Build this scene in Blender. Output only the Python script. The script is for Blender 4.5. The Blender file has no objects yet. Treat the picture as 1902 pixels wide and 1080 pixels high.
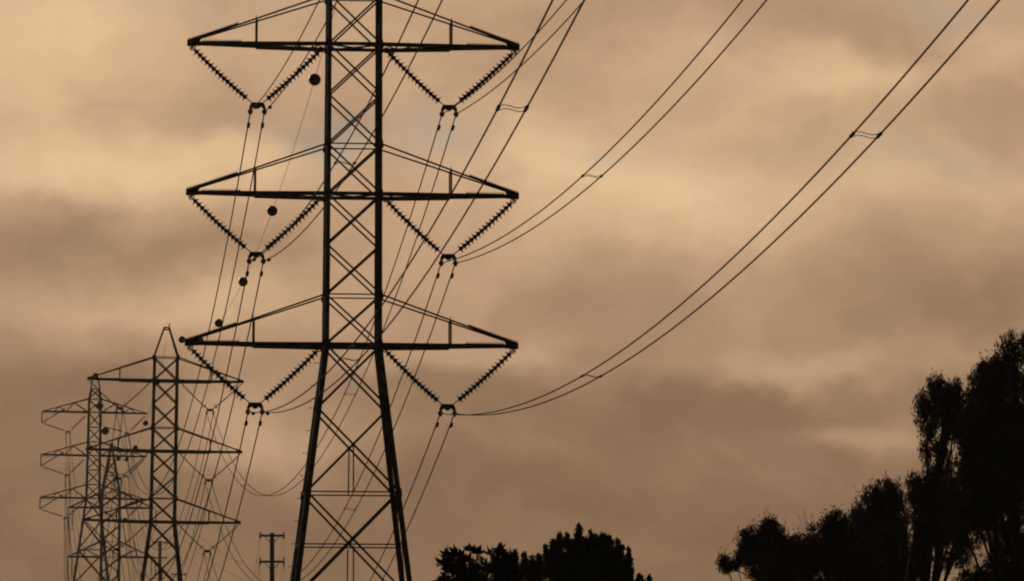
import bpy, bmesh, math, random
import numpy as np
from mathutils import Vector, Matrix
R = math.radians
random.seed(7); rng = np.random.default_rng(11)
sc = bpy.context.scene
COL = sc.collection

# ------------------------------------------------------------------ camera
F = 11100.0                       # focal length in pixels of the 1902 px wide photograph
CAMZ = 1.7
PITCH = math.atan((1380 - 540) / F)
cd = bpy.data.cameras.new('camera'); cam = bpy.data.objects.new('camera', cd); COL.objects.link(cam)
cd.sensor_width = 36; cd.lens = 36 * F / 1902
cd.clip_start = 1; cd.clip_end = 20000
cam.location = (0, 0, CAMZ); cam.rotation_euler = (R(90) + PITCH, 0, 0)
cd.dof.use_dof = True; cd.dof.focus_distance = 190; cd.dof.aperture_fstop = 9
sc.camera = cam
sc.render.filter_size = 1.5
try: sc.cycles.filter_width = 2.1
except Exception: pass
sc.view_settings.view_transform = 'Standard'; sc.view_settings.look = 'None'
sc.view_settings.exposure = 0; sc.view_settings.gamma = 1
try:
    sc.cycles.volume_bounces = 0; sc.cycles.max_bounces = 4; sc.cycles.transparent_max_bounces = 4
except Exception: pass

def ray(px, py):
    x = (px - 951) / F; v = (540 - py) / F
    d = Vector((x, math.cos(PITCH) - v * math.sin(PITCH), math.sin(PITCH) + v * math.cos(PITCH)))
    return d
def at(px, py, Y):
    d = ray(px, py); return Vector((0, 0, CAMZ)) + d * (Y / d.y)
def proj(p):
    q = p - Vector((0, 0, CAMZ)); c, s = math.cos(PITCH), math.sin(PITCH)
    dep = q.y * c + q.z * s; up = -q.y * s + q.z * c
    return 951 + F * q.x / dep, 540 - F * up / dep

# ------------------------------------------------------------------ world: an overcast dusk, glowing low in the south
SUN_AZ, SUN_EL = R(-14), R(11)
w = bpy.data.worlds.new('World'); sc.world = w; w.use_nodes = True
nt = w.node_tree; N = nt.nodes; L = nt.links; N.clear()
def nd(t, **k):
    n = N.new(t)
    for a, b in k.items(): setattr(n, a, b)
    return n
def math_(op, a, b=None, c=None, clamp=False):
    n = nd('ShaderNodeMath', operation=op, use_clamp=clamp)
    for i, v in enumerate((a, b, c)):
        if v is None: continue
        if isinstance(v, (int, float)): n.inputs[i].default_value = v
        else: L.new(v, n.inputs[i])
    return n.outputs[0]
def vmath(op, a, b=None):
    n = nd('ShaderNodeVectorMath', operation=op)
    for i, v in enumerate((a, b)):
        if v is None: continue
        if isinstance(v, tuple): n.inputs[i].default_value = v
        else: L.new(v, n.inputs[i])
    return n
tc = nd('ShaderNodeTexCoord'); sep = nd('ShaderNodeSeparateXYZ'); L.new(tc.outputs['Generated'], sep.inputs[0])
ysafe = math_('MAXIMUM', sep.outputs[1], 0.08)
A_ = math_('MULTIPLY', math_('DIVIDE', sep.outputs[0], ysafe), F / 1000)
E_ = math_('MULTIPLY', math_('DIVIDE', sep.outputs[2], ysafe), F / 1000)
cmb = nd('ShaderNodeCombineXYZ'); L.new(A_, cmb.inputs[0]); L.new(E_, cmb.inputs[1])
P0 = cmb.outputs[0]
def noise(vec, scale, detail=4, rough=0.5, stretch=(1, 1, 1)):
    m = vmath('MULTIPLY', vec, stretch)
    n = nd('ShaderNodeTexNoise'); n.inputs['Scale'].default_value = scale
    n.inputs['Detail'].default_value = detail; n.inputs['Roughness'].default_value = rough
    L.new(m.outputs[0], n.inputs['Vector']); return n
nw = noise(P0, 2.6, 4, 0.5, (1, 1.5, 1))
wv = vmath('SUBTRACT', nw.outputs['Color'], (0.5, 0.5, 0.5)); wv2 = vmath('MULTIPLY', wv.outputs[0], (0.36, 0.22, 0))
P1 = vmath('ADD', P0, wv2.outputs[0]).outputs[0]
nw2 = noise(P0, 11.0, 5, 0.6, (1, 1.3, 1))
P1 = vmath('ADD', P1, vmath('MULTIPLY', vmath('SUBTRACT', nw2.outputs['Color'], (0.5, 0.5, 0.5)).outputs[0], (0.075, 0.06, 0)).outputs[0]).outputs[0]
# vertical run of brightness (elevation in thousandths of a radian * 11.1)
sepP = nd('ShaderNodeSeparateXYZ'); L.new(P1, sepP.inputs[0])
rmp = nd('ShaderNodeValToRGB'); cr = rmp.color_ramp; cr.interpolation = 'B_SPLINE'
stops = [(1.6, .55), (1.38, .56), (1.1, .62), (.92, .52), (.78, .36), (.64, .15), (.5, .09), (.3, .05), (0.0, .08)]
while len(cr.elements) > 1: cr.elements.remove(cr.elements[0])
for i, (e, v) in enumerate(sorted(stops)):
    el = cr.elements[0] if i == 0 else cr.elements.new(e / 1.6)
    el.position = e / 1.6; el.color = (v, v, v, 1)
L.new(math_('DIVIDE', sepP.outputs[1], 1.6, clamp=True), rmp.inputs[0])
lum = rmp.outputs[0]
def blob(vec, px, py, rx, ry):
    s = vmath('SUBTRACT', vec, ((px - 951) / 1000, (1380 - py) / 1000, 0))
    m = vmath('MULTIPLY', s.outputs[0], (1000 / rx, 1000 / ry, 0))
    d = nd('ShaderNodeVectorMath', operation='DOT_PRODUCT'); L.new(m.outputs[0], d.inputs[0]); L.new(m.outputs[0], d.inputs[1])
    return math_('EXPONENT', math_('MULTIPLY', d.outputs['Value'], -0.8))
CLOUDS = [(50, 70, 200, 150, .26), (340, 40, 150, 80, .04), (180, 225, 170, 50, -.06), (370, 200, 150, 50, -.08),
    (150, 310, 240, 55, .28), (430, 275, 130, 42, .22), (600, 225, 90, 35, -.22), (80, 455, 270, 55, -.28), (420, 430, 150, 55, -.2),
    (200, 550, 260, 45, .2), (480, 560, 130, 60, .1), (80, 690, 230, 60, -.16), (40, 950, 260, 170, -.12), (1000, 900, 260, 60, -.05), (560, 100, 180, 70, -.08), (1210, 370, 240, 110, .3), (1000, 320, 110, 90, .14),
    (1130, 25, 190, 38, -.16), (1600, 40, 170, 45, -.16), (1530, 135, 130, 45, .24), (1875, 70, 90, 50, .14), (1840, 200, 150, 50, -.14),
    (1690, 320, 240, 35, .1), (1580, 490, 150, 60, -.12), (1850, 500, 170, 100, -.16), (1100, 560, 170, 35, -.1), (900, 650, 170, 40, .24),
    (1600, 660, 260, 32, .22), (1850, 800, 200, 90, .08), (1300, 745, 330, 45, -.1), (1620, 792, 100, 26, .28), (1000, 840, 250, 30, .05), (480, 800, 140, 90, .34),
    (1250, 1050, 330, 50, .06), (780, 830, 170, 26, .06), (1250, 890, 260, 24, .05), (150, 830, 200, 26, .05), (700, 700, 160, 30, -.05), (700, 60, 200, 60, .06), (960, 130, 90, 40, -.1), (700, 600, 160, 80, .05)]
for b in CLOUDS:
    lum = math_('ADD', lum, math_('MULTIPLY', blob(P1, *b[:4]), b[4]))
nf = noise(P1, 3.0, 7, 0.55, (1, 1.45, 1)); ng = noise(P1, 8.0, 7, 0.6, (1, 1.35, 1))
lum = math_('ADD', lum, math_('MULTIPLY', math_('SUBTRACT', nf.outputs[0], 0.5), 0.46))
lum = math_('ADD', lum, math_('MULTIPLY', math_('SUBTRACT', ng.outputs[0], 0.5), 0.2))
lum = math_('MULTIPLY_ADD', lum, 1.02, 0.035)
cramp = nd('ShaderNodeValToRGB'); c2 = cramp.color_ramp
c2.elements[0].position = 0; c2.elements[0].color = (.185, .110, .064, 1)
c2.elements[1].position = 1; c2.elements[1].color = (.80, .545, .315, 1)
e = c2.elements.new(.575); e.color = (.490, .311, .187, 1); e = c2.elements.new(.15); e.color = (.243, .147, .086, 1)
L.new(lum, cramp.inputs[0])
nh = noise(P1, 2.2, 4, 0.5, (1, 1.3, 1))
hmx = nd('ShaderNodeMix', data_type='RGBA', blend_type='MULTIPLY'); hmx.inputs[0].default_value = 1
hr = nd('ShaderNodeValToRGB'); hr.color_ramp.elements[0].position = .36; hr.color_ramp.elements[0].color = (1.0, .972, .995, 1); hr.color_ramp.elements[1].position = .62; hr.color_ramp.elements[1].color = (1.0, .995, .955, 1)
L.new(nh.outputs[0], hr.inputs[0]); L.new(cramp.outputs[0], hmx.inputs[6]); L.new(hr.outputs[0], hmx.inputs[7])
col = hmx.outputs[2]
# thin places where grey-blue sky shows
nsky = nd('ShaderNodeTexSky'); nsky.sky_type = 'NISHITA'; nsky.sun_disc = False; nsky.sun_elevation = SUN_EL; nsky.sun_rotation = SUN_AZ
gap = None
for b in [(795, 250, 75, 45, .8), (590, 262, 60, 30, .8), (1100, 300, 60, 34, .5), (1790, 5, 80, 22, .6), (1740, 275, 130, 26, .4), (560, 225, 130, 22, .4), (330, 10, 220, 20, .3)]:
    g = math_('MULTIPLY', blob(P1, *b[:4]), b[4]); gap = g if gap is None else math_('ADD', gap, g)
gap = math_('MULTIPLY', gap, 0.62, clamp=True)
mx = nd('ShaderNodeMix', data_type='RGBA'); L.new(gap, mx.inputs[0]); L.new(col, mx.inputs[6]); mx.inputs[7].default_value = (.36, .33, .27, 1)
# the glow belongs to the part of the sky round the veiled sun; the rest of the dusk sky is dim
sd = (math.sin(SUN_AZ) * math.cos(SUN_EL) * .4, math.cos(SUN_EL), math.sin(SUN_EL) * .6)
dn = nd('ShaderNodeVectorMath', operation='DOT_PRODUCT'); L.new(tc.outputs['Generated'], dn.inputs[0]); dn.inputs[1].default_value = Vector(sd).normalized()[:]
mr = nd('ShaderNodeMapRange', interpolation_type='SMOOTHSTEP'); L.new(dn.outputs['Value'], mr.inputs[0])
mr.inputs[1].default_value = .80; mr.inputs[2].default_value = .975; mr.inputs[3].default_value = 0; mr.inputs[4].default_value = 1
bg = nd('ShaderNodeBackground'); L.new(mx.outputs[2], bg.inputs[0]); L.new(mr.outputs[0], bg.inputs[1])
bg2 = nd('ShaderNodeBackground'); L.new(nsky.outputs[0], bg2.inputs[0]); bg2.inputs[1].default_value = 0.0006
ad = nd('ShaderNodeAddShader'); L.new(bg.outputs[0], ad.inputs[0]); L.new(bg2.outputs[0], ad.inputs[1])
ow = nd('ShaderNodeOutputWorld'); L.new(ad.outputs[0], ow.inputs[0])

sl = bpy.data.lights.new('sun', 'SUN'); sl.energy = 0.5; sl.angle = R(10); sl.color = (1, .82, .6)
so = bpy.data.objects.new('sun', sl); COL.objects.link(so)
sdir = Vector((math.sin(SUN_AZ) * math.cos(SUN_EL), math.cos(SUN_AZ) * math.cos(SUN_EL), math.sin(SUN_EL)))
so.rotation_euler = sdir.to_track_quat('Z', 'Y').to_euler()

# ------------------------------------------------------------------ materials
def mat(name, c1, c2=None, rough=.7, scale=5, metallic=0, spec=.5, trans=0, bump=0):
    m = bpy.data.materials.new(name); m.use_nodes = True; t = m.node_tree; b = t.nodes['Principled BSDF']
    b.inputs['Roughness'].default_value = rough; b.inputs['Metallic'].default_value = metallic
    b.inputs['Specular IOR Level'].default_value = spec
    if c2:
        tx = t.nodes.new('ShaderNodeTexCoord'); n = t.nodes.new('ShaderNodeTexNoise'); n.inputs['Scale'].default_value = scale; n.inputs['Detail'].default_value = 6
        r = t.nodes.new('ShaderNodeValToRGB'); r.color_ramp.elements[0].position = .35; r.color_ramp.elements[1].position = .65
        r.color_ramp.elements[0].color = (*c1, 1); r.color_ramp.elements[1].color = (*c2, 1)
        t.links.new(tx.outputs['Object'], n.inputs['Vector']); t.links.new(n.outputs[0], r.inputs[0]); t.links.new(r.outputs[0], b.inputs['Base Color'])
        if bump:
            bp = t.nodes.new('ShaderNodeBump'); bp.inputs['Strength'].default_value = bump; t.links.new(n.outputs[0], bp.inputs['Height']); t.links.new(bp.outputs[0], b.inputs['Normal'])
    else: b.inputs['Base Color'].default_value = (*c1, 1)
    return m
STEEL = mat('weathered_steel', (.12, .095, .07), (.22, .18, .14), .8, 3, 0, .2)
RUST = mat('darkened_steel', (.05, .042, .035), (.10, .085, .07), .8, 6, 0, .3)
ALU = mat('weathered_aluminium', (.07, .06, .05), (.10, .09, .08), .95, 4, 0, .05)
GLAZE = mat('brown_glazed_porcelain', (.05, .025, .014), (.08, .04, .02), .35, 8, 0, .4)
POLY = mat('grey_polymer', (.10, .09, .085), (.14, .13, .12), .7, 8)
BALL = mat('orange_red_fibreglass', (.55, .05, .015), (.40, .035, .012), .22, 3, 0, .5)
WOOD = mat('creosoted_wood', (.035, .025, .018), (.07, .05, .035), .9, 6)
BARK = mat('bark', (.05, .04, .03), (.12, .10, .08), .9, 4)
LEAF_E = mat('grey_green_leaves', (.035, .04, .022), (.07, .075, .04), .65, 1.5, 0, .2)
LEAF_G = mat('green_leaves', (.04, .055, .012), (.085, .10, .02), .6, 2, 0, .2)
LEAF_D = mat('dark_glossy_leaves', (.018, .025, .01), (.035, .045, .018), .5, 2, 0, .2)
def translucent(m, c, k):
    t = m.node_tree; b = t.nodes['Principled BSDF']; o = [n for n in t.nodes if n.type == 'OUTPUT_MATERIAL'][0]
    tr = t.nodes.new('ShaderNodeBsdfTranslucent'); tr.inputs[0].default_value = (*c, 1); mxs = t.nodes.new('ShaderNodeMixShader'); mxs.inputs[0].default_value = k
    t.links.new(b.outputs[0], mxs.inputs[1]); t.links.new(tr.outputs[0], mxs.inputs[2]); t.links.new(mxs.outputs[0], o.inputs[0])
translucent(LEAF_G, (.16, .15, .03), .4); translucent(LEAF_E, (.07, .06, .025), .1); translucent(LEAF_D, (.05, .045, .015), .1)
CONC = mat('concrete', (.25, .24, .22), (.35, .33, .3), .9, 4)
GRASS = mat('dry_grass_ground', (.05, .05, .02), (.11, .09, .045), .95, .15, 0, .1)

# ------------------------------------------------------------------ builders
def tag(o, label=None, cat=None, group=None, kind=None):
    if label: o['label'] = label
    if cat: o['category'] = cat
    if group: o['group'] = group
    if kind: o['kind'] = kind
    return o
def empty(name, M=None, label=None, cat=None, group=None):
    o = bpy.data.objects.new(name, None); COL.objects.link(o); o.empty_display_size = .5
    if M is not None: o.matrix_world = M
    return tag(o, label, cat, group)
class MB:
    K = 1.0
    def __init__(s): s.v = []; s.f = []
    def add(s, vs, fs):
        n = len(s.v); s.v += [tuple(v) for v in vs]; s.f += [tuple(n + i for i in f) for f in fs]
    def frame(s, p0, p1, hint=None):
        d = (p1 - p0).normalized(); h = Vector(hint) if hint is not None else (Vector((0, 0, 1)) if abs(d.z) < .95 else Vector((1, 0, 0)))
        a = d.cross(h)
        if a.length < 1e-5: a = d.cross(Vector((1, 0.1, 0)))
        a.normalize(); b = a.cross(d).normalized(); return d, a, b
    def bar(s, p0, p1, w_=.06, h_=None, hint=None):
        p0 = Vector(p0); p1 = Vector(p1); h_ = (h_ or w_) * MB.K; w_ = w_ * MB.K; d, a, b = s.frame(p0, p1, hint)
        vs = [p + a * x * w_ / 2 + b * y * h_ / 2 for p in (p0, p1) for x, y in ((-1, -1), (1, -1), (1, 1), (-1, 1))]
        s.add(vs, [(0, 3, 2, 1), (4, 5, 6, 7), (0, 1, 5, 4), (1, 2, 6, 5), (2, 3, 7, 6), (3, 0, 4, 7)])
    def angle(s, p0, p1, w_, t_, da, db):
        # steel angle section: two flanges along directions da and db from the heel line p0-p1
        p0 = Vector(p0); p1 = Vector(p1); w_ *= MB.K; t_ *= MB.K; da = Vector(da).normalized(); db = Vector(db).normalized()
        prof = [Vector((0, 0)), Vector((w_, 0)), Vector((w_, t_)), Vector((t_, t_)), Vector((t_, w_)), Vector((0, w_))]
        vs = [p + da * q.x + db * q.y for p in (p0, p1) for q in prof]
        s.add(vs, [(0, 1, 2, 3), (0, 3, 4, 5), (6, 9, 8, 7), (6, 11, 10, 9)] + [(i, (i + 1) % 6, 6 + (i + 1) % 6, 6 + i) for i in range(6)])
    def tube(s, pts, r, n=6, r1=None, caps=True):
        pts = [Vector(p) for p in pts]; base = len(s.v); m = len(pts)
        for i, p in enumerate(pts):
            d = (pts[min(i + 1, m - 1)] - pts[max(i - 1, 0)])
            d = d.normalized() if d.length > 1e-9 else Vector((0, 0, 1))
            h = Vector((0, 0, 1)) if abs(d.z) < .9 else Vector((1, 0, 0))
            a = d.cross(h).normalized(); b = a.cross(d)
            rr = r if r1 is None else r + (r1 - r) * i / (m - 1)
            for k in range(n):
                t = 2 * math.pi * k / n; s.v.append(tuple(p + a * math.cos(t) * rr + b * math.sin(t) * rr))
        for i in range(m - 1):
            for k in range(n):
                s.f.append((base + i * n + k, base + i * n + (k + 1) % n, base + (i + 1) * n + (k + 1) % n, base + (i + 1) * n + k))
        if caps:
            s.f.append(tuple(base + k for k in range(n))); s.f.append(tuple(base + (m - 1) * n + k for k in reversed(range(n))))
    def lathe(s, prof, p0=(0, 0, 0), axis=(0, 0, 1), n=12):
        p0 = Vector(p0); d = Vector(axis).normalized(); h = Vector((0, 0, 1)) if abs(d.z) < .9 else Vector((1, 0, 0))
        a = d.cross(h).normalized(); b = a.cross(d); base = len(s.v); m = len(prof)
        for z, r in prof:
            for k in range(n):
                t = 2 * math.pi * k / n; s.v.append(tuple(p0 + d * z + a * math.cos(t) * r + b * math.sin(t) * r))
        for i in range(m - 1):
            for k in range(n):
                s.f.append((base + i * n + k, base + i * n + (k + 1) % n, base + (i + 1) * n + (k + 1) % n, base + (i + 1) * n + k))
        s.f.append(tuple(base + k for k in range(n))); s.f.append(tuple(base + (m - 1) * n + k for k in reversed(range(n))))
    def plate(s, poly, t_, fn):
        # poly in 2D, extruded by +-t/2; fn maps (x, depth, z) to a point
        n = len(poly); vs = [fn(x, -t_ / 2, z) for x, z in poly] + [fn(x, t_ / 2, z) for x, z in poly]
        s.add(vs, [tuple(range(n)), tuple(reversed(range(n, 2 * n)))] + [(i, (i + 1) % n, n + (i + 1) % n, n + i) for i in range(n)])
    def build(s, name, m, parent=None, smooth=False, loc=None):
        me = bpy.data.meshes.new(name)
        vs = s.v if loc is None else [(v[0] - loc[0], v[1] - loc[1], v[2] - loc[2]) for v in s.v]
        me.from_pydata(vs, [], s.f); me.materials.append(m)
        if smooth: me.polygons.foreach_set('use_smooth', [True] * len(me.polygons))
        bm = bmesh.new(); bm.from_mesh(me); bmesh.ops.recalc_face_normals(bm, faces=bm.faces); bm.to_mesh(me); bm.free()
        o = bpy.data.objects.new(name, me); COL.objects.link(o)
        if parent: o.parent = parent
        if loc is not None: o.location = loc
        return o

# ------------------------------------------------------------------ ground
def ground_z(y):
    t = [(-500, 0), (330, 0), (395, 2.3), (570, 9), (650, 13), (850, 14.5), (1030, 22), (1400, 26), (4000, 30), (12000, 30)]
    for (a, za), (b, zb) in zip(t, t[1:]):
        if y <= b:
            k = (y - a) / (b - a); return za + (zb - za) * max(0, k)
    return 30
m = MB()
xs = [-6000, -1500, -400, -150, -80, -40, 0, 40, 80, 150, 400, 1500, 6000]
ys = [-400, 0, 60] + list(range(100, 1400, 40)) + [1500, 2000, 4000, 12000]
vs = [(x, y, ground_z(y) + (random.uniform(-.15, .15) if abs(x) < 500 and 60 < y < 1400 else 0)) for y in ys for x in xs]
nx = len(xs)
m.add(vs, [(j * nx + i, j * nx + i + 1, (j + 1) * nx + i + 1, (j + 1) * nx + i) for j in range(len(ys) - 1) for i in range(nx - 1)])
tag(m.build('ground', GRASS, smooth=True), kind='structure')

# ------------------------------------------------------------------ pylons
THETA = R(4.6)
HA = 14.0                                   # lowest crossarm above the foot of the big pylons
ARMS = [0, 4.68, 9.34]
def tower_matrix(px, py, Y, theta, lean, harm):
    c = at(px, py, Y)
    rot = Matrix.Rotation(theta, 4, 'Z') @ Matrix.Rotation(lean, 4, 'Y')
    return Matrix.Translation(c) @ rot @ Matrix.Translation((0, 0, -harm))
def hwA(z):
    if z >= HA: return .86 - .05 * (z - HA) / 11
    return .86 + (HA - z) * .1245
C4 = ((-1, -1), (1, -1), (1, 1), (-1, 1))
def corner(hw, z, k): return Vector((C4[k][0] * hw(z), C4[k][1] * hw(z), z))
def face_brace(hw, z0, z1, k, mb, w_=.055, off=.02, cross=True):
    k2 = (k + 1) % 4
    nrm = [(0, -1, 0), (1, 0, 0), (0, 1, 0), (-1, 0, 0)][k]; n = Vector(nrm)
    mb.bar(corner(hw, z0, k) + n * off, corner(hw, z1, k2) + n * off, w_, .025, n.cross(Vector((0, 0, 1))) if 0 else n)
    if cross: mb.bar(corner(hw, z1, k) - n * off, corner(hw, z0, k2) - n * off, w_, .025, n)
def face_beam(hw, z, k, mb, w_=.055):
    mb.bar(corner(hw, z, k), corner(hw, z, (k + 1) % 4), w_, .04)

def make_tower(M, label, detail=True):
    root = empty('transmission_tower', M, label, 'pylon', 'tall lattice pylons carrying the line')
    top = HA + ARMS[2] + 1.55
    peak = top + 2.0
    hw = hwA
    # legs
    for k in range(4):
        lg = MB(); sx, sy = C4[k]
        for za, zb, wd in ((0, HA - 4.6, .17), (HA - 4.65, HA, .165), (HA - .02, HA + 3.1, .145), (HA + 3.0, HA + 7.8, .135), (HA + 7.7, top, .125)):
            a = corner(hw, za, k) + Vector((sx * .03, sy * .03, 0)); b = corner(hw, zb, k) + Vector((sx * .03, sy * .03, 0))
            lg.angle(a, b, wd, .022, (-sx, 0, 0), (0, -sy, 0))
        for z in (HA, HA + ARMS[1], HA + ARMS[2], HA + 1.55, HA + ARMS[1] + 1.55, top, HA - 4.6):   # gusset plates
            c = corner(hw, z, k); lg.bar(c + Vector((0, sy * .04, -.13)), c + Vector((-sx * .03, sy * .04, .13)), .15, .015, (0, 1, 0))
        o = lg.build('leg', STEEL, root)
        if detail and k in (0, 3):
            z = 1.5
            while z < HA - .3 and k == 0:
                sb = MB(); c = corner(hw, z, k); sb.tube([c, c + Vector((-.27, 0, 0))], .009, 5); sb.lathe([(0, .02), (.03, .02)], c + Vector((-.27, 0, 0)), (1, 0, 0), 6); sb.build('step_bolt', STEEL, o); z += .70
        ft = MB(); c = corner(hw, 0, k); ft.lathe([(-.6, .45), (.12, .45), (.25, .3)], (c.x, c.y, 0), (0, 0, 1), 16); ft.build('foundation', CONC, o)
    # bracing, face by face
    mids = []
    for a in (0, 1, 2):
        z = HA + ARMS[a]; mids.append((z, z + 1.55))
        if a < 2:
            z2 = HA + ARMS[a + 1]; mm = (z + 1.55 + z2) / 2; mids += [(z + 1.55, mm), (mm, z2)]
    for k in range(4):
        br = MB()
        for z0, z1 in mids: face_brace(hw, z0, z1, k, br)
        for a in (0, 1, 2):
            face_beam(hw, HA + ARMS[a] + 1.55, k, br, .05)
            if k in (1, 3): face_beam(hw, HA + ARMS[a], k, br, .08)
        face_brace(hw, HA - 1.98, HA, k, br, .065)
        face_brace(hw, HA - 4.58, HA - 1.98, k, br, .068)
        face_beam(hw, HA - 4.58, k, br, .07)
        face_brace(hw, HA - 7.95, HA - 4.58, k, br, .065)
        face_beam(hw, HA - 6.2, k, br, .05)
        face_beam(hw, HA - 7.95, k, br, .07)
        n = Vector([(0, -1, 0), (1, 0, 0), (0, 1, 0), (-1, 0, 0)][k])
        zx = HA - 3.12; br.bar(n * (hw(zx) + .03) + Vector((0, 0, zx)), n * (hw(HA - 4.58) + .03) + Vector((0, 0, HA - 4.58)), .04)
        zx = HA - 6.25; br.bar(n * (hw(zx) + .03) + Vector((0, 0, zx)), n * (hw(HA - 7.95) + .03) + Vector((0, 0, HA - 7.95)), .04)
        midp = n * hw(HA - 7.95) + Vector((0, 0, HA - 7.95))
        for kk in (k, (k + 1) % 4):
            br.bar(midp, corner(hw, .15, kk), .07, .03); br.bar(n * hw(3) + (corner(hw, 3, kk) - n * hw(3)) * .52 + Vector((0, 0, 3)) * 0, corner(hw, 3, kk), .045, .03)
        br.build('bracing', STEEL, root)
    # peak
    pk = MB()
    for k in range(4):
        sx, sy = C4[k]; pk.bar(corner(hw, top, k), (sx * .15, sy * .12, peak), .07, .05)
    for z in (peak, peak - .14):
        for sx, sy, tx, ty in ((-1, -1, 1, -1), (1, -1, 1, 1), (1, 1, -1, 1), (-1, 1, -1, -1)):
            pk.bar((sx * .17, sy * .13, z), (tx * .17, ty * .13, z), .07, .05)
    pk.bar((.16, 0, peak), (.19, 0, peak + .27), .05)
    pk.build('peak', STEEL, root)
    # crossarms
    for a in range(3):
        z = HA + ARMS[a]
        cb = MB()
        for sy in (-1, 1): cb.bar((-hw(z), sy * (hw(z) + .03), z), (hw(z), sy * (hw(z) + .03), z), .05, .105)
        cb.bar((-hw(z), -hw(z), z - .03), (hw(z), hw(z), z - .03), .05); cb.bar((-hw(z), hw(z), z - .03), (hw(z), -hw(z), z - .03), .05)
        cb.build('crossbeam', STEEL, root)
        for s in (-1, 1):
            am = MB(); T = Vector((s * 5.12, 0, z + .04)); zt = z + 1.55
            for sy in (-1, 1):
                B = Vector((s * hw(z), sy * (hw(z) + .03), z)); U = Vector((s * hw(zt), sy * hw(zt), zt))
                am.bar(B, T + Vector((0, sy * .05, 0)), .05, .105)
                am.bar(U, T + Vector((0, sy * .05, .05)), .04, .05)
                # the doubled inner chord
                H = B.lerp(T, .515); am.bar(B + Vector((0, 0, -.012)) + Vector((0, sy * .035, 0)), H + Vector((0, sy * .04, -.03)), .03, .12)
            q = [B0 for B0 in (.25, .52, .78)]
            fB = lambda sy, t: Vector((s * hw(z), sy * hw(z), z)).lerp(T, t)
            prev = fB(-1, 0); sg = 1
            for t in (.14, .28, .42, .56, .70, .84):
                nxt = fB(sg, t); am.bar(prev, nxt, .04, .025); prev = nxt; sg = -sg
            arm = am.build('crossarm', STEEL, root)
            hg = MB()
            for sy in (-1, 1):
                b = Vector((s * hw(z), sy * hw(z), z)).lerp(T, .515); u = Vector((s * hw(zt), sy * hw(zt), zt)).lerp(T, .515)
                hg.bar(b, u + Vector((0, 0, .05)), .05, .05)
            bb = Vector((s * hw(z), 0, z)).lerp(T, .515); uu = Vector((s * hw(zt), 0, zt)).lerp(T, .515)
            hg.bar(uu + Vector((0, -.4, .02)), uu + Vector((0, .4, .02)), .04); hg.tube([uu, uu + Vector((.02 * s, 0, .17))], .014, 5)
            hg.build('hanger', STEEL, arm)
            tp = MB(); t0 = T + Vector((s * .06, 0, 0))
            tp.plate([(0, -.09), (0, .10), (-s * .42, .235), (-s * .42, .10), (-s * .28, .0), (-s * .42, -.07)], .14, lambda x, d, zz: (t0.x + x, d, t0.z + zz))
            tp.build('tip_plate', RUST, arm)
            if detail:
                sp = MB()
                lo = lambda x: Vector((s * hw(z), -hw(z), z)).lerp(T, (abs(x) - hw(z)) / (5.12 - hw(z)))
                hi = lambda x: Vector((s * hw(zt), -hw(zt), zt)).lerp(T + Vector((0, 0, .05)), (abs(x) - hw(zt)) / (5.12 - hw(zt)))
                up = lambda h: Vector((0, 0, h))
                sp.bar(lo(3.5) + up(.055), lo(4.72) + up(.055), .03)
                for i in range(19): c = lo(3.53 + i * .0645); sp.bar(c + up(.05), c + up(.112), .026)
                sp.build('bird_spikes', RUST, arm); sp = MB()
                sp.bar(hi(3.6) + up(.025), T + up(.09), .04, .07)
                for i in range(19): c = hi(3.63 + i * .0645); sp.bar(c + up(.02), c + up(.098), .026)
                for i in range(8):
                    c = T + Vector((-s * i * .06 + s * .02, 0, .07 + i * .017)); sp.bar(c, c + up(.10), .028)
                sp.build('bird_spikes', RUST, arm); sp = MB()
                x0 = 1.5 if s < 0 else 1.7; sp.bar((s * x0, -hw(z) * .85, z - .03), (s * (x0 + .5), -hw(z) * .85, z - .03), .02)
                for i in range(10):
                    x = s * (x0 + .03 + i * .048); sp.bar((x, -hw(z) * .85, z - .15), (x, -hw(z) * .85, z - .02), .016)
                sp.build('bird_spikes', RUST, arm)
    return root

T1 = tower_matrix(653.5, 643, 185, THETA, R(.25), HA)
T2 = tower_matrix(302.0, 970, 395, THETA, R(.95), HA)
t1 = make_tower(T1, 'largest dark lattice pylon with three wide crossarms, standing nearest in the middle')
MB.K = 1.45
t2 = make_tower(T2, 'mid-sized lattice pylon with open pointed peak, just left of the largest pylon', detail=False)

MB.K = 1.0
# ------------------------------------------------------------------ insulators
def disc_mesh():
    m = MB(); m.lathe([(-.075, .03), (-.07, .058), (-.02, .066), (-.008, .075), (.0, .138), (.014, .142), (.024, .11), (.022, .06), (.05, .04), (.072, .028)], n=14)
    o = m.build('insulator_disc', GLAZE, smooth=True); me = o.data; bpy.data.objects.remove(o); return me
DISC = disc_mesh()
def yoke_parts(root):
    y = MB()
    y.plate([(-.19, .02), (.19, .02), (.255, -.12), (.255, -.2), (.195, -.2), (.11, -.115), (.04, -.18), (-.04, -.18), (-.11, -.115), (-.195, -.2), (-.255, -.2), (-.255, -.12)], .035, lambda x, d, z: (x, d, z))
    y.build('yoke_plate', RUST, root)
    for s in (-1, 1):
        c = MB(); c.tube([(s * .22, 0, -.17), (s * .22, 0, -.24)], .025, 8)
        c.lathe([(-.2, .025), (-.14, .06), (0, .085), (.14, .06), (.2, .025)], (s * .22, 0, -.27), (0, 1, -.08), 10)
        c.bar((s * .22, -.03, -.2), (s * .22, -.03, -.37), .10, .08)
        c.build('cable_clamp', RUST, root)
CLAMP = Vector((0, 0, -.27))
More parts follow.
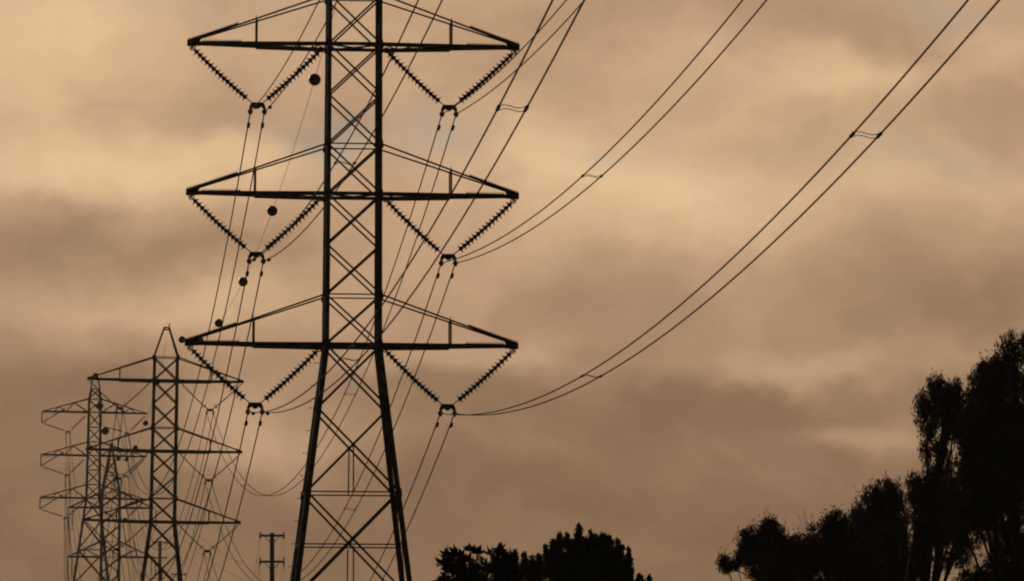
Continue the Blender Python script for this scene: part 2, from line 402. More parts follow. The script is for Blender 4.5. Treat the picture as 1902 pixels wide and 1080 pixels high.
def v_string(M, P, Q, pitch, n, style, label, group, drop=.0):
    # M: matrix of the yoke; P, Q: hanging points of the two strings in yoke space
    root = empty('v_insulator', M, label, 'insulator', group)
    for A, side in ((P, -1 if P.x < 0 else 1), (Q, -1 if Q.x < 0 else 1)):
        A = Vector(A); B = Vector((side * .16, 0, 0)); d = B - A; Ln = d.length; u = d.normalized()
        up = Vector((0, 0, -1)); bow = lambda t: A + d * t + up * (.055 * 4 * t * (1 - t))
        st = MB(); st.tube([bow(i / 12) for i in range(13)], .018 if style == 'disc' else .036, 6)
        if style == 'disc':
            st.lathe([(-.02, .02), (0, .05), (.03, .055), (.05, .02)], A, u, 8)
            for q in range(7):   # shackle ring
                t0 = q / 7 * 2 * math.pi; t1_ = (q + 1) / 7 * 2 * math.pi; cc = A + u * .03
                st.bar(cc + Vector((math.cos(t0) * .085, 0, math.sin(t0) * .085)), cc + Vector((math.cos(t1_) * .085, 0, math.sin(t1_) * .085)), .035)
        else:
            tt = 1 - .30 / Ln; c = bow(tt); a = Vector((0, 1, 0)); b = u.cross(a).normalized()
            st.bar(c - b * .17, c + b * .17, .05); st.bar(c - a * .17, c + a * .17, .05)
            for q in range(n):
                c = bow(.1 + .78 * q / (n - 1)); st.lathe([(-.008, .04), (0, .06), (.008, .04)], c, u, 8)
        so_ = st.build('insulator_string', RUST if style == 'disc' else POLY, root)
        if style == 'disc':
            used = (n - 1) * pitch; start = .20 + .0 * (Ln - used)
            for q in range(n):
                t = (start + q * pitch) / Ln; c = bow(t); dd = (bow(t + .01) - bow(t - .01)).normalized()
                o = bpy.data.objects.new('disc', DISC); COL.objects.link(o); o.parent = so_
                o.location = c; o.rotation_euler = dd.to_track_quat('Z', 'X').to_euler()
    yoke_parts(root)
    return root
SIDE = {-1: 'left', 1: 'right'}; LEV = ['lowest', 'middle', 'top']
clamps = {1: {}, 2: {}, 3: {}, 4: {}}
YX, YZ = 2.985, -1.80
for ti, M in ((1, T1), (2, T2)):
    who = 'the largest pylon' if ti == 1 else 'the mid-sized pylon beside it'
    for a in range(3):
        for s in (-1, 1):
            Y0 = Vector((s * YX, 0, HA + ARMS[a] + YZ)); My = M @ Matrix.Translation(Y0)
            P = Vector((s * (5.03 - YX), 0, -YZ - .08)); Q = Vector((-s * (YX - 1.0), 0, -YZ - .08))
            if ti == 1: lb = f"V of insulator discs hanging under the {SIDE[s]} half of the largest pylon's {LEV[a]} crossarm"
            else: lb = f"slim V of rod insulators under the {SIDE[s]} half of the mid-sized pylon's {LEV[a]} crossarm"
            v_string(My, P, Q, .146, 15 if ti == 1 else 22, 'disc' if ti == 1 else 'rod', lb, 'V insulators on ' + ('the largest pylon' if ti == 1 else 'the mid-sized pylon'))
            for k in (-1, 1): clamps[ti][(s, a, k)] = My @ (CLAMP + Vector((k * .22, 0, 0)))

# ------------------------------------------------------------------ the far left pylon (truss arms)
H3 = 15.0
def hw3(z):
    if z >= H3 + 10.8: return .73 - (z - H3 - 10.8) * .21
    if z >= H3: return .80 - .07 * (z - H3) / 10.8
    return .80 + (H3 - z) * .128
T3 = tower_matrix(172.5, 926, 650, THETA, R(.95), H3)
MB.K = 1.5
r3 = empty('transmission_tower', T3, 'small far pylon at the far left with truss arms and drooping left arm tips', 'pylon', 'tall lattice pylons carrying the line')
A3 = [0, 4.65, 9.36]; top3 = H3 + 9.36 + 1.45
for k in range(4):
    lg = MB(); pts = [corner(hw3, z, k) for z in (0, H3, top3, top3 + 1.1)]; sx, sy = C4[k]
    for p, q in zip(pts, pts[1:]): lg.angle(p, q, .15, .03, (-sx, 0, 0), (0, -sy, 0))
    pkp = Vector((sx * .22, sy * .2, top3 + 2.55)); lg.bar(corner(hw3, top3 + 1.1, k), pkp, .1)
    lg.build('leg', STEEL, r3)
    br = MB(); zs = []
    for a in range(3):
        z = H3 + A3[a]; zs += [z, z + 1.5]
        if a < 2: zs += [z + 3.08]
    for z0, z1 in zip(zs, zs[1:]): face_brace(hw3, z0, z1, k, br, .05); face_beam(hw3, z0, k, br, .07)
    face_beam(hw3, top3, k, br, .08)
    hwq = lambda z: hw3(z); face_brace(hwq, top3, top3 + 1.1, k, br, .06); face_beam(hwq, top3 + 1.1, k, br, .06)
    for z0, z1 in ((H3 - 2.3, H3), (H3 - 5.6, H3 - 2.3), (H3 - 9.5, H3 - 5.6), (0, H3 - 9.5)): face_brace(hw3, z0, z1, k, br, .075)
    for z in (H3, H3 - 2.3, H3 - 5.6, H3 - 9.5): face_beam(hw3, z, k, br, .08)
    br.build('bracing', STEEL, r3)
pk = MB(); pk.bar((-.25, 0, top3 + 2.5), (.25, 0, top3 + 2.5), .12, .45); pk.bar((0, 0, top3 + 2.5), (0, 0, top3 + 2.8), .06); pk.build('peak', STEEL, r3)
for a in range(3):
    z = H3 + A3[a]
    for s in (-1, 1):
        am = MB(); T = Vector((s * 5.72, 0, z)); zt = z + 1.45; h = hw3(z)
        for sy in (-1, 1):
            B = Vector((-s * h if s < 0 else s * h, sy * h, z)); B = Vector((s * h, sy * h, z)); U = Vector((s * h, sy * h, zt))
            am.bar(B, T, .07, .12); am.bar(U, T, .06)
            b = lambda t: B.lerp(T, t); u = lambda t: U.lerp(T, t)
            for p, q in ((B, u(.30)), (u(.30), b(.48)), (b(.48), u(.62)), (u(.62), b(.62) + (b(.75) - b(.62)))): am.bar(p, q, .05)
        arm = am.build('crossarm', STEEL, r3)
        if s < 0:
            dp = MB(); dp.bar(T, T + Vector((0, 0, -1.25)), .08); dp.bar(T + Vector((0, 0, -1.25)), T + Vector((2.5, 0, .35)), .07); dp.bar(T + Vector((0, 0, -.2)), T + Vector((1.8, 0, -.2)), .03)
            dp.build('drop_bracket', STEEL, arm)
        yk = Vector((s * 2.85 if s < 0 else 3.55, 0, z - 2.1))
        My = T3 @ Matrix.Translation(yk)
        if s < 0: P = T + Vector((.1, 0, -1.3)) - yk; Q = Vector((-.95, 0, z - .35)) - yk
        else: P = Vector((5.6, 0, z - .2)) - yk; Q = Vector((.95, 0, z - 1.5)) - yk
        root = empty('v_insulator', My, f"lopsided V of insulators under the {SIDE[s]} half of the far left pylon's {LEV[a]} crossarm", 'insulator', 'V insulators on the far left pylon')
        for A in (P, Q):
            side = -1 if A.x < 0 else 1; B = Vector((side * .17, 0, 0)); d = B - A; u_ = d.normalized(); st = MB(); st.tube([A, B], .02, 6); Ln = d.length
            nq = int((Ln - .5) / .15)
            for q in range(nq): st.lathe([(-.06, .07), (-.01, .08), (0, .125), (.014, .125), (.04, .06)], A + u_ * (.25 + q * (Ln - .5) / nq), u_, 8)
            st.build('insulator_string', GLAZE, root)
        yoke_parts(root)
        for k in (-1, 1): clamps[3][(s, a, k)] = My @ (CLAMP + Vector((k * .22, 0, 0)))

# ------------------------------------------------------------------ the farthest pylon
H4 = 19.0
MB.K = 1.25
def hw4(z):
    if z >= H4 + 9.2: return max(.2, 1.42 - (z - H4 - 9.2) * .186)
    if z >= H4 - 8: return 1.42
    return 1.42 + (H4 - 8 - z) * .12
T4 = tower_matrix(204.5, 1035, 850, R(2), R(.4), H4)
r4 = empty('transmission_tower', T4, 'farthest pylon with two-beam crossarms, seen through the pylons at the left', 'pylon', 'tall lattice pylons carrying the line')
for k in range(4):
    lg = MB(); pts = [corner(hw4, z, k) for z in (0, H4 - 8, H4 + 9.2, H4 + 13.8)] + [Vector((C4[k][0] * .22, C4[k][1] * .2, H4 + 16.1))]; sx, sy = C4[k]
    for p, q in zip(pts, pts[1:]): lg.angle(p, q, .26, .05, (-sx, 0, 0), (0, -sy, 0))
    lg.build('leg', STEEL, r4)
    br = MB(); zs = [0, 5.5, H4 - 8, H4 - 7, H4 - 4.8, H4 - 2.4, H4, H4 + 2.2, H4 + 4.6, H4 + 7, H4 + 9.2, H4 + 11.6, H4 + 13.8]
    for z0, z1 in zip(zs, zs[1:]): face_brace(hw4, z0, z1, k, br, .11)
    for z in (H4 - 7, H4 - 4.8, H4, H4 + 2.2, H4 + 7, H4 + 9.2, H4 + 11.6, H4 + 13.8): face_beam(hw4, z, k, br, .13)
    br.build('bracing', STEEL, r4)
pk = MB(); pk.bar((-.3, 0, H4 + 16.1), (.3, 0, H4 + 16.1), .15); pk.tube([(0, 0, H4 + 15.9), (0, 0, H4 + 16.7)], .04, 5); pk.build('peak', STEEL, r4)
for a, za in enumerate((-7.0, 0, 7.0)):
    z = H4 + za
    for s in (-1, 1):
        am = MB(); tx = -5.9 if s < 0 else 6.0
        for sy in (-1, 1):
            B = Vector((s * 1.42, sy * 1.42, z)); T = Vector((tx, sy * .35, z)); U = Vector((s * 1.42, sy * 1.42, z + 2.2))
            am.bar(B, T, .12, .2); am.bar(U, T, .13); am.bar(B.lerp(T, .5), U.lerp(T, .5), .09); am.bar(B, U.lerp(T, .5), .09)
        am.bar((tx, -.5, z), (tx, .5, z), .2)
        am.build('crossarm', STEEL, r4)
        for sy in (-1, 1):
            if za < 0: continue
            top_p = Vector((tx + (.45 if s * sy < 0 else -.15), sy * .45, z - .1))
            where = 'front' if sy < 0 else 'rear'
            ti_ = empty('hanging_insulator', T4 @ Matrix.Translation(top_p), f"{where} vertical insulator string under the {SIDE[s]} tip of the farthest pylon's {'upper' if za > 0 else 'lower'} visible crossarm", 'insulator', 'vertical insulators on the farthest pylon')
            st = MB(); st.tube([(0, 0, 0), (0, 0, -2.9)], .03, 6)
            for q in range(14): st.lathe([(-.05, .06), (0, .15), (.03, .15), (.06, .05)], (0, 0, -.4 - q * .15), (0, 0, -1), 8)
            st.build('insulator_string', GLAZE, ti_)
            cl_ = MB(); cl_.bar((0, -.2, -2.95), (0, .2, -2.95), .12, .14); cl_.build('cable_clamp', RUST, ti_)
        for k in (-1, 1): clamps[4][(s, a, k)] = T4 @ Vector((tx + k * .2, 0, z - 3.0))

MB.K = 1.0
# ------------------------------------------------------------------ cables
def parab(p, q, b, ext=0.0):
    # sagging cable between p and q: straight in plan, z = parabola with curvature b per metre of y
    Ly = abs(q.y - p.y)
    def f(t):
        s = t * Ly; a = (q.z - p.z) / Ly - b * Ly
        return Vector((p.x + (q.x - p.x) * t, p.y + (q.y - p.y) * t, p.z + a * s + b * s * s))
    return f
def cable(name, f, r, n, label, cat, group, t1_=1.0, m_=ALU, dampers=()):
    pts = [f(i / n * t1_) for i in range(n + 1)]; mb = MB(); mb.tube(pts, r, 6)
    o = mb.build(name, m_, None, True, loc=pts[0][:]); tag(o, label, cat, group)
    for t, down in dampers:
        c = f(t) - pts[0]; d = (f(t + .002) - f(t)).normalized()
        hg = -.035 - .055 * down; dm = MB(); dm.tube([c, c + Vector((0, 0, hg))], .02, 6); e0 = c + Vector((0, 0, hg)) - d * .2; e1 = c + Vector((0, 0, hg)) + d * .2
        dm.tube([e0, e1], .008, 5)
        for e_, k in ((e0, 1), (e1, -1)): dm.lathe([(0, .025), (.02, .055), (.1, .055), (.14, .03)], e_, d * k, 8)
        dm.build('vibration_damper', RUST, o)
    return o
def spacer(f1, f2, t, label, group, half=.19):
    c1, c2 = f1(t), f2(t); d = (f1(t + .002) - f1(t)).normalized()
    root = empty('cable_spacer', Matrix.Translation((c1 + c2) / 2), label, 'spacer', group)
    o = (c1 + c2) / 2
    for c in (c1, c2):
        cl = MB()
        for k in (-1, 0, 1): cl.lathe([(-.06, .018), (-.04, .03), (.04, .03), (.06, .018)], c - o + d * k * half * .75, d, 8)
        cl.build('clamp', RUST, root)
    for sgn in (-1, 1):
        p = c1 - o + d * sgn * half; q = c2 - o + d * sgn * half * .9; rd = MB()
        rd.tube([p.lerp(q, i / 16) + Vector((0, 0, .022 * math.sin(i / 16 * 2 * math.pi + .4 * sgn))) for i in range(17)], .007, 5)
        rd.build('spacer_rod', RUST, root)
def find_t(f, px, lo=0.0, hi=1.0):
    best = None
    for i in range(2001):
        t = lo + (hi - lo) * i / 2000; p = f(t)
        if p.y < 5: continue
        e_ = abs(proj(p)[0] - px)
        if best is None or e_ < best[0]: best = (e_, t)
    return best[1]
KN = {-1: 'left', 1: 'right'}
near, far = {}, {}
SLOPE = .0857
for (s, a, k), c in clamps[1].items():
    sa, sb = (.0665, .000685) if (s, a) == (1, 0) else (.063, .000628)
    Lr = 214.0; q = Vector((c.x + SLOPE * Lr, c.y - Lr, c.z - sa * Lr + sb * Lr * Lr))
    f = parab(c, q, sb); near[(s, a, k)] = f
    cable('power_cable', f, .0165, 110, f"{KN[k]} cable of the pair rising toward the viewer from the largest pylon's {LEV[a]} {SIDE[s]} clamp", 'power cable', 'near span of twin cables', dampers=(((3.8 / Lr, 0),) if s < 0 else ()))
B12 = .00076
for (s, a, k), c in clamps[1].items():
    q = clamps[2][(s, a, k)]; f = parab(c, q, B12); far[(s, a, k)] = f; Lr = 210.
    cable('power_cable', f, .020, 90, f"{KN[k]} cable of the {LEV[a]} {SIDE[s]} pair between the largest and the mid-sized pylon", 'power cable', 'twin cables between the largest and mid-sized pylons', dampers=((1.35 / Lr, 1),))
far3 = {}
for (s, a, k), c in clamps[2].items():
    q = clamps[3][(s, a, k)]; f = parab(c, q, .00066); far3[(s, a, k)] = f
    cable('power_cable', f, .024, 90, f"thin {KN[k]} cable of the {LEV[a]} {SIDE[s]} pair from the mid-sized to the far left pylon", 'power cable', 'thin cables behind the mid-sized pylon')
for (s, a, k), c in clamps[3].items():
    q = clamps[4][(s, a, k)]; f = parab(c, q, .0006)
    cable('power_cable', f, .022, 70, f"faint {KN[k]} cable of the {LEV[a]} {SIDE[s]} pair from the far left to the farthest pylon", 'power cable', 'faint cables behind the far left pylon')
# spacers where the photograph shows them
for f_, key, px in ((near, (-1, 0), 645), (near, (-1, 0), 939), (near, (1, 0), 1095), (near, (1, 0), 1597), (near, (1, 1), 1096), (near, (-1, 1), 637)):
    f1, f2 = f_[key + (-1,)], f_[key + (1,)]; t = find_t(f1, px - 14, .08, .9)
    wh = {645: 'crossing behind the largest pylon\'s waist', 939: 'near the top centre of the sky', 1095: 'just right of the largest pylon, low', 1597: 'high in the right sky', 1096: 'in the bright sky right of the pylon', 637: 'seen through the largest pylon\'s body'}[px]
    spacer(f1, f2, t, f"wavy spacer on the {LEV[key[1]]} {SIDE[key[0]]} near pair, {wh}", 'spacers holding the near twin cables apart')
for key, px, wh in (((1, 2), 645, 'behind the largest pylon'), ((1, 2), 453, 'right of the mid-sized pylon'), ((1, 1), 645, 'between the largest pylon\'s legs'), ((1, 1), 443, 'between the two pylons')):
    f1, f2 = far[key + (-1,)], far[key + (1,)]; t = find_t(f1, px - 5, .02, .98)
    spacer(f1, f2, t, f"tiny spacer on the {LEV[key[1]]} {SIDE[key[0]]} pair {wh}", 'spacers holding the far twin cables apart', .16)

# shield wires with marker balls
PK = HA + ARMS[2] + 1.55 + 1.95
pk1 = T1 @ Vector((0, 0, PK)); pk2 = T2 @ Vector((0, 0, PK)); pk3 = T3 @ Vector((0, 0, top3 + 2.6)); pk4 = T4 @ Vector((0, 0, H4 + 16))
s12 = parab(pk1, pk2 + Vector((0, 0, .40)), .000505); s23 = parab(pk2 - Vector((0, 0, .85)), pk3 - Vector((0, 0, .7)), .000505); s34 = parab(pk3, pk4, .0005)
s01 = parab(pk1, Vector((pk1.x + SLOPE * 214, pk1.y - 214, pk1.z - .05 * 214 + .0005 * 214 ** 2)), .0005)
cable('shield_wire', s12, .0085, 80, 'hair-thin shield wire with red balls between the peaks of the largest and mid-sized pylons', 'shield wire', 'shield wires')
cable('shield_wire', s23, .011, 80, 'hair-thin shield wire with balls from the mid-sized pylon\'s peak to the far left pylon', 'shield wire', 'shield wires')
cable('shield_wire', s34, .012, 60, 'faint shield wire between the peaks of the far left and the farthest pylon', 'shield wire', 'shield wires')
cable('shield_wire', s01, .006, 80, 'shield wire rising from the largest pylon\'s peak above the picture', 'shield wire', 'shield wires')
def ball(f, t, r, label):
    c = f(t); d = (f(t + .003) - f(t)).normalized(); root = empty('marker_ball', Matrix.Translation(c), label, 'marker ball', 'red marker balls on the shield wires')
    b = MB(); nn = 16; prof = [(-r * math.cos(math.pi * i / nn), max(.004, r * math.sin(math.pi * i / nn))) for i in range(nn + 1)]
    b.lathe(prof, (0, 0, 0), (0, 0, 1), 28); b.build('ball_shell', BALL, root, True)
    s = MB(); s.lathe([(-.012, r * 1.0), (-.012, r * 1.035), (.012, r * 1.035), (.012, r * 1.0)], (0, 0, 0), (0, 0, 1), 28); s.build('flange', BALL, root)
    c_ = MB(); c_.tube([d * (-r * 1.25), d * (r * 1.25)], .022, 8); c_.build('wire_grip', RUST, root)
LB = ['highest and largest red ball, beside the largest pylon\'s left leg', 'second red ball down, under the largest pylon\'s middle left arm', 'third red ball down, below the middle left V insulator',
      'red ball just above the largest pylon\'s lowest left arm', 'red ball overlapping the lowest left arm tip', 'red ball just left of the lowest left arm tip']
for yb, lb in zip((23.5, 56, 85, 115, 144, 176.5), LB): ball(s12, yb / 210, .215, lb)
LB = ['small ball on the mid-sized pylon\'s left leg, under its peak', 'small ball left of the mid-sized pylon, below its top arm', 'small ball just above the mid-sized pylon\'s middle left arm',
      'right ball of the two tiny ones under the mid-sized pylon\'s middle left arm', 'left ball of the two tiny ones under the mid-sized pylon\'s middle left arm', 'lower of two bright red balls on the far left pylon', 'upper of two bright red balls on the far left pylon']
for yb, r_, lb in zip((21, 51, 81, 111, 141, 201, 231), (.21, .21, .21, .21, .21, .40, .40), LB): ball(s23, yb / 255, r_, lb)

# ------------------------------------------------------------------ utility poles
MB.K = 1.25
def pole(px, py, Y, lv, halfw, label, wd=.17, turn=0):
    c = at(px, py, Y); gz = ground_z(Y); root = empty('utility_pole', Matrix.Translation((c.x, c.y, gz)) @ Matrix.Rotation(turn, 4, 'Z'), label, 'utility pole', 'wooden utility poles'); H = c.z - gz
    p = MB(); p.tube([(0, 0, -.5), (0, 0, H * .5), (0, 0, H)], wd * 1.25, 12, wd); p.build('pole', WOOD, root, True)
    tips = []
    for dz in lv:
        a = MB(); a.bar((-halfw, -wd - .05, H - dz), (halfw, -wd - .05, H - dz), .12, .17); arm = a.build('crossarm', WOOD, root)
        b = MB()
        for s in (-1, 1): b.bar((s * halfw * .6, -wd - .12, H - dz - .05), (s * wd * .5, -wd - .02, H - dz - .75 * halfw / 1.2), .05)
        b.build('brace', RUST, arm)
        for s in (-1, 1):
            i_ = MB(); i_.lathe([(0, .03), (.06, .035), (.08, .09), (.14, .09), (.17, .06), (.24, .07), (.28, .03)], (s * (halfw - .1), -wd - .05, H - dz + .08), (0, 0, 1), 10); i_.build('pin_insulator', GLAZE, arm)
            tips.append(root.matrix_world @ Vector((s * (halfw - .1), -wd - .05, H - dz + .3)))
            j = MB(); j.lathe([(0, .09), (.1, .11), (.22, .06)], (s * (halfw - .08), -wd - .05, H - dz - .28), (0, 0, 1), 10); j.build('hanging_insulator', GLAZE, arm)
    return root, tips
_, tp = pole(505.5, 990, 567, (.28, 2.75), 1.2, 'dark wooden pole with two crossarms between the mid-sized and largest pylons', .21)
_, tq = pole(297, 1005, 1030, (.3, 2.9), 1.25, 'faint far pole with two crossarms, seen between the mid-sized pylon\'s legs', .27)
_, tr = pole(332, 1064, 1040, (.3, 2.9), 1.25, 'faint far pole whose top touches the mid-sized pylon\'s right leg', .27)
MB.K = 1.0
i = 0
for t in tp:
    i += 1
    sd_ = 'left' if t.x < at(505.5, 990, 567).x else 'right'; lv_ = 'upper' if i <= 2 else 'lower'
    q = Vector((t.x + 3.5, t.y - 90, t.z - 5)); f = parab(t, q, .0011)
    cable('pole_wire', f, .011, 30, f"faint wire running forward from the {sd_} end of the dark pole's {lv_} crossarm", 'power cable', 'wires of the wooden poles')
    q = Vector((t.x - 7, t.y + 110, t.z - 4)); f = parab(t, q, .0009)
    cable('pole_wire', f, .011, 30, f"faint wire running away from the {sd_} end of the dark pole's {lv_} crossarm", 'power cable', 'wires of the wooden poles')
# a branch line dropping from the farthest pylon toward the lower right
for n_, (src, dst) in enumerate((((282, 958), (560, 1140)), ((284, 935), (580, 1120)), ((228, 842), (560, 1105)))):
    p = at(*src, 848 if n_ < 2 else 850); q = at(*dst, 500); f = parab(p, q, .00008)
    cable('branch_wire', f, .012, 50, ('lowest', 'middle', 'highest')[n_] + ' faint wire slanting down right behind the mid-sized pylon', 'power cable', 'slanting branch wires')

# ------------------------------------------------------------------ trees
def leaf_array(C, D, U, ln, wd):
    # C centres, D directions, U side vectors; rhombic leaves folded slightly on the midrib
    n = len(C); S = np.cross(D, U); S /= np.linalg.norm(S, axis=1, keepdims=True) + 1e-9; Nn = np.cross(D, S)
    v = np.empty((n, 4, 3)); v[:, 0] = C - D * ln[:, None] * .5; v[:, 1] = C + S * wd[:, None] * .5 + D * ln[:, None] * (-.05) + Nn * wd[:, None] * .15
    v[:, 2] = C + D * ln[:, None] * .5; v[:, 3] = C - S * wd[:, None] * .5 + D * ln[:, None] * (-.05) + Nn * wd[:, None] * .15
    return v.reshape(-1, 3)
def leaf_mesh(name, V, m_, parent):
    n = len(V) // 4; me = bpy.data.meshes.new(name); me.vertices.add(4 * n); me.vertices.foreach_set('co', V.ravel().astype(np.float32))
    me.loops.add(6 * n); me.polygons.add(2 * n)
    idx = (np.arange(n)[:, None] * 4 + np.array([0, 1, 2, 0, 2, 3])).ravel().astype(np.int32)
    me.loops.foreach_set('vertex_index', idx); me.polygons.foreach_set('loop_start', np.arange(0, 6 * n, 3, dtype=np.int32))
    me.update(calc_edges=True); me.validate(); me.materials.append(m_); o = bpy.data.objects.new(name, me); COL.objects.link(o); o.parent = parent; return o
def unit(n):
    v = rng.normal(size=(n, 3)); return v / np.linalg.norm(v, axis=1, keepdims=True)
def tree(label, Y, base_px, blobs, style, group=None, name='tree', trunk_r=.2, cat='tree', limbs=()):
    """blobs: (px, py, rx, ry, clumps) -> crown lobes at their real place and size"""
    sc_ = F / Y; gz = ground_z(Y); bx = at(base_px, 1300, Y).x; base = Vector((bx, Y, gz)); root = empty(name, Matrix.Translation(base), label, cat, group)
    if style == 'plume': blobs = blobs + [(b[0], b[1] + b[3] * 2.0, b[2] * 1.5, b[3] * 1.3, b[4] * 1.5) for b in blobs if b[3] < 11 and b[2] < 8]
    tk = MB(); V = []
    cens = []
    for (px, py, rx, ry, nc) in blobs:
        nc = int(nc * {'gum': 1.05, 'plume': 1.7, 'bush': 1.25, 'rosette': 1}[style] + .5)
        c = at(px, py, Y) - base; cens.append((c, rx / sc_, ry / sc_, nc))
    low = min(c.z - r2 for c, r1, r2, n in cens)
    topc = max(cens, key=lambda q: q[0].z)[0]
    fork = Vector((0, 0, max(1.0, low * .55)))
    fork.x = topc.x * .25
    tk.tube([(0, 0, -.2), (fork.x * .4, 0, fork.z * .5), fork], trunk_r * 1.1, 8, trunk_r * .8)
    for c, r1, r2, nc in cens:
        mid = fork.lerp(c, .5) + Vector((random.uniform(-.2, .2), random.uniform(-.3, .3), .25)); tip = c + Vector((0, 0, r2 * .55))
        tk.tube([fork, mid, c + Vector((0, 0, -r2 * .3)), tip], max(.02, trunk_r * .3) if r1 > .2 else .02, 7, .008)
        rd = min(r1, r2) * (1.0 if style != 'plume' else .9)
        for i in range(nc):
            while True:
                u = rng.uniform(-1, 1, 3)
                q = np.linalg.norm(u)
                if q < 1 and (q > .45 or rng.random() < .45): break
            cl = Vector((c.x + u[0] * r1, c.y + u[1] * rd, c.z + u[2] * r2))
            if cl.z < .3: continue
            if i % 3 == 0:
                o_ = c + (cl - c) * .25 + Vector((0, 0, -r2 * .15)); mm = o_.lerp(cl, .6) + Vector((0, 0, .12)); tk.tube([o_, mm, cl + Vector((0, 0, .05))], .028, 5, .006, False)
            C0 = np.array(cl)
            def inball(n, r):
                v = rng.normal(size=(n, 3)); v /= np.linalg.norm(v, axis=1, keepdims=True); return v * (rng.random((n, 1)) ** .45) * np.array(r)
            if style == 'gum':
                n = int(rng.integers(38, 70)); sz = rng.uniform(.7, 1.25); ps = C0 + inball(n, (.21 * sz, .21 * sz, .34 * sz))
                D = rng.normal(size=(n, 3)) * .33 + np.array([0, 0, -1]); D /= np.linalg.norm(D, axis=1, keepdims=True)
                V.append(leaf_array(ps, D, unit(n), rng.uniform(.11, .2, n), rng.uniform(.028, .048, n)))
            elif style == 'rosette':
                n = int(rng.integers(11, 16)); ax = u / (q + 1e-6) * .5 + np.array([0, -.1, .9]); D = unit(n) + ax * .7; D /= np.linalg.norm(D, axis=1, keepdims=True)
                ln = rng.uniform(.15, .27, n); V.append(leaf_array(C0 + D * ln[:, None] * .5, D, unit(n), ln, rng.uniform(.06, .095, n)))
            elif style == 'plume':
                n = int(rng.integers(20, 34)); D = unit(n) + np.array([0, 0, -.25]); D /= np.linalg.norm(D, axis=1, keepdims=True)
                V.append(leaf_array(C0 + inball(n, np.array((.09, .09, .13)) * min(1.0, max(.72, r1 / .14))), D, unit(n), rng.uniform(.045, .085, n), rng.uniform(.028, .05, n)))
            else:
                n = int(rng.integers(34, 56)); sz = rng.uniform(.7, 1.2); D = unit(n) + np.array([0, 0, -.2]); D /= np.linalg.norm(D, axis=1, keepdims=True)
                V.append(leaf_array(C0 + inball(n, (.19 * sz, .19 * sz, .17 * sz)), D, unit(n), rng.uniform(.06, .11, n), rng.uniform(.03, .055, n)))
    if style in ('gum', 'bush', 'plume'):
        for c, r1, r2, nc in cens:
            for i in range(int(nc * (.3 if style == 'plume' else .6))):
                u = rng.normal(size=3); u /= np.linalg.norm(u); q = rng.uniform(.95, 1.22)
                if u[2] < -.3: continue
                cl = np.array(c) + u * q * np.array([r1, min(r1, r2), r2]); n = int(rng.integers(6, 16)); D = rng.normal(size=(n, 3)) * .45 + np.array([0, 0, -.9 if style == 'gum' else .3]); D /= np.linalg.norm(D, axis=1, keepdims=True)
                V.append(leaf_array(cl + rng.normal(size=(n, 3)) * (np.array([.06, .06, .13]) * (.5 if style == 'plume' else 1)), D, unit(n), rng.uniform(.08, .17, n) * (.5 if style == 'plume' else 1), rng.uniform(.022, .04, n)))
                a_ = Vector(c) + Vector(u * q * .6 * np.array([r1, min(r1, r2), r2])); tk.tube([a_, Vector(cl)], .014, 4, .005, False)
    for pts, r0 in limbs:
        tk.tube([at(x, y, Y) - base for x, y in pts], r0, 8, r0 * .6)
    tk.build('trunk', BARK, root, True)
    leaf_mesh('crown', np.concatenate(V), {'gum': LEAF_E, 'rosette': LEAF_D, 'plume': LEAF_G, 'bush': LEAF_D, 'brush': LEAF_E}[style], root)
    return root
def ring(px, py, rx, ry, n, nc, k=.45):
    return [(px + rx * (1 - k) * math.cos(2 * math.pi * i / n + .3), py + ry * (1 - k) * math.sin(2 * math.pi * i / n + .3), rx * k, ry * k, nc) for i in range(n)]
# tall gum trees on the right
tree('tall gum tree with a rounded dark head, just left of the tallest one', 205, 1690,
     [(1755, 733, 36, 32, 50), (1722, 775, 22, 44, 34), (1772, 775, 32, 48, 52), (1740, 838, 28, 45, 22), (1768, 855, 34, 52, 26), (1750, 905, 34, 42, 28), (1800, 790, 18, 60, 34), (1802, 870, 20, 55, 36), (1714, 1050, 20, 36, 30), (1698, 905, 12, 26, 12), (1722, 925, 32, 44, 42), (1735, 980, 42, 40, 56), (1770, 960, 42, 48, 60), (1775, 1020, 45, 42, 44), (1712, 950, 22, 50, 28)],
     'gum', 'gum trees at the right', 'gum_tree', .26, limbs=[(((1683, 1180), (1690, 1090), (1700, 1020), (1722, 940), (1746, 860), (1758, 780)), .22), (((1700, 1030), (1735, 1000), (1790, 960)), .12)])
tree('tallest gum tree, its dark crown cut by the right edge of the picture', 200, 1880,
     [(1885, 650, 34, 30, 34), (1850, 700, 34, 38, 50), (1828, 730, 32, 45, 50), (1875, 730, 44, 60, 90), (1840, 800, 45, 60, 95), (1885, 820, 50, 70, 120), (1835, 870, 48, 55, 95), (1820, 930, 45, 48, 75), (1880, 910, 46, 50, 80), (1845, 940, 36, 32, 40), (1795, 985, 36, 34, 32), (1888, 985, 30, 45, 26), (1815, 800, 26, 60, 46), (1810, 880, 26, 50, 40), (1812, 950, 34, 36, 44), (1935, 780, 40, 110, 60), (1940, 920, 40, 70, 40), (1905, 1040, 26, 34, 16), (1862, 1000, 14, 26, 9), (1880, 1045, 12, 26, 8), (1835, 990, 14, 20, 8)],
     'gum', 'gum trees at the right', 'gum_tree', .28, limbs=[(((1868, 1180), (1872, 1060), (1878, 980), (1884, 900), (1888, 800), (1885, 680)), .22), (((1876, 1040), (1900, 1000), (1930, 950)), .13)])
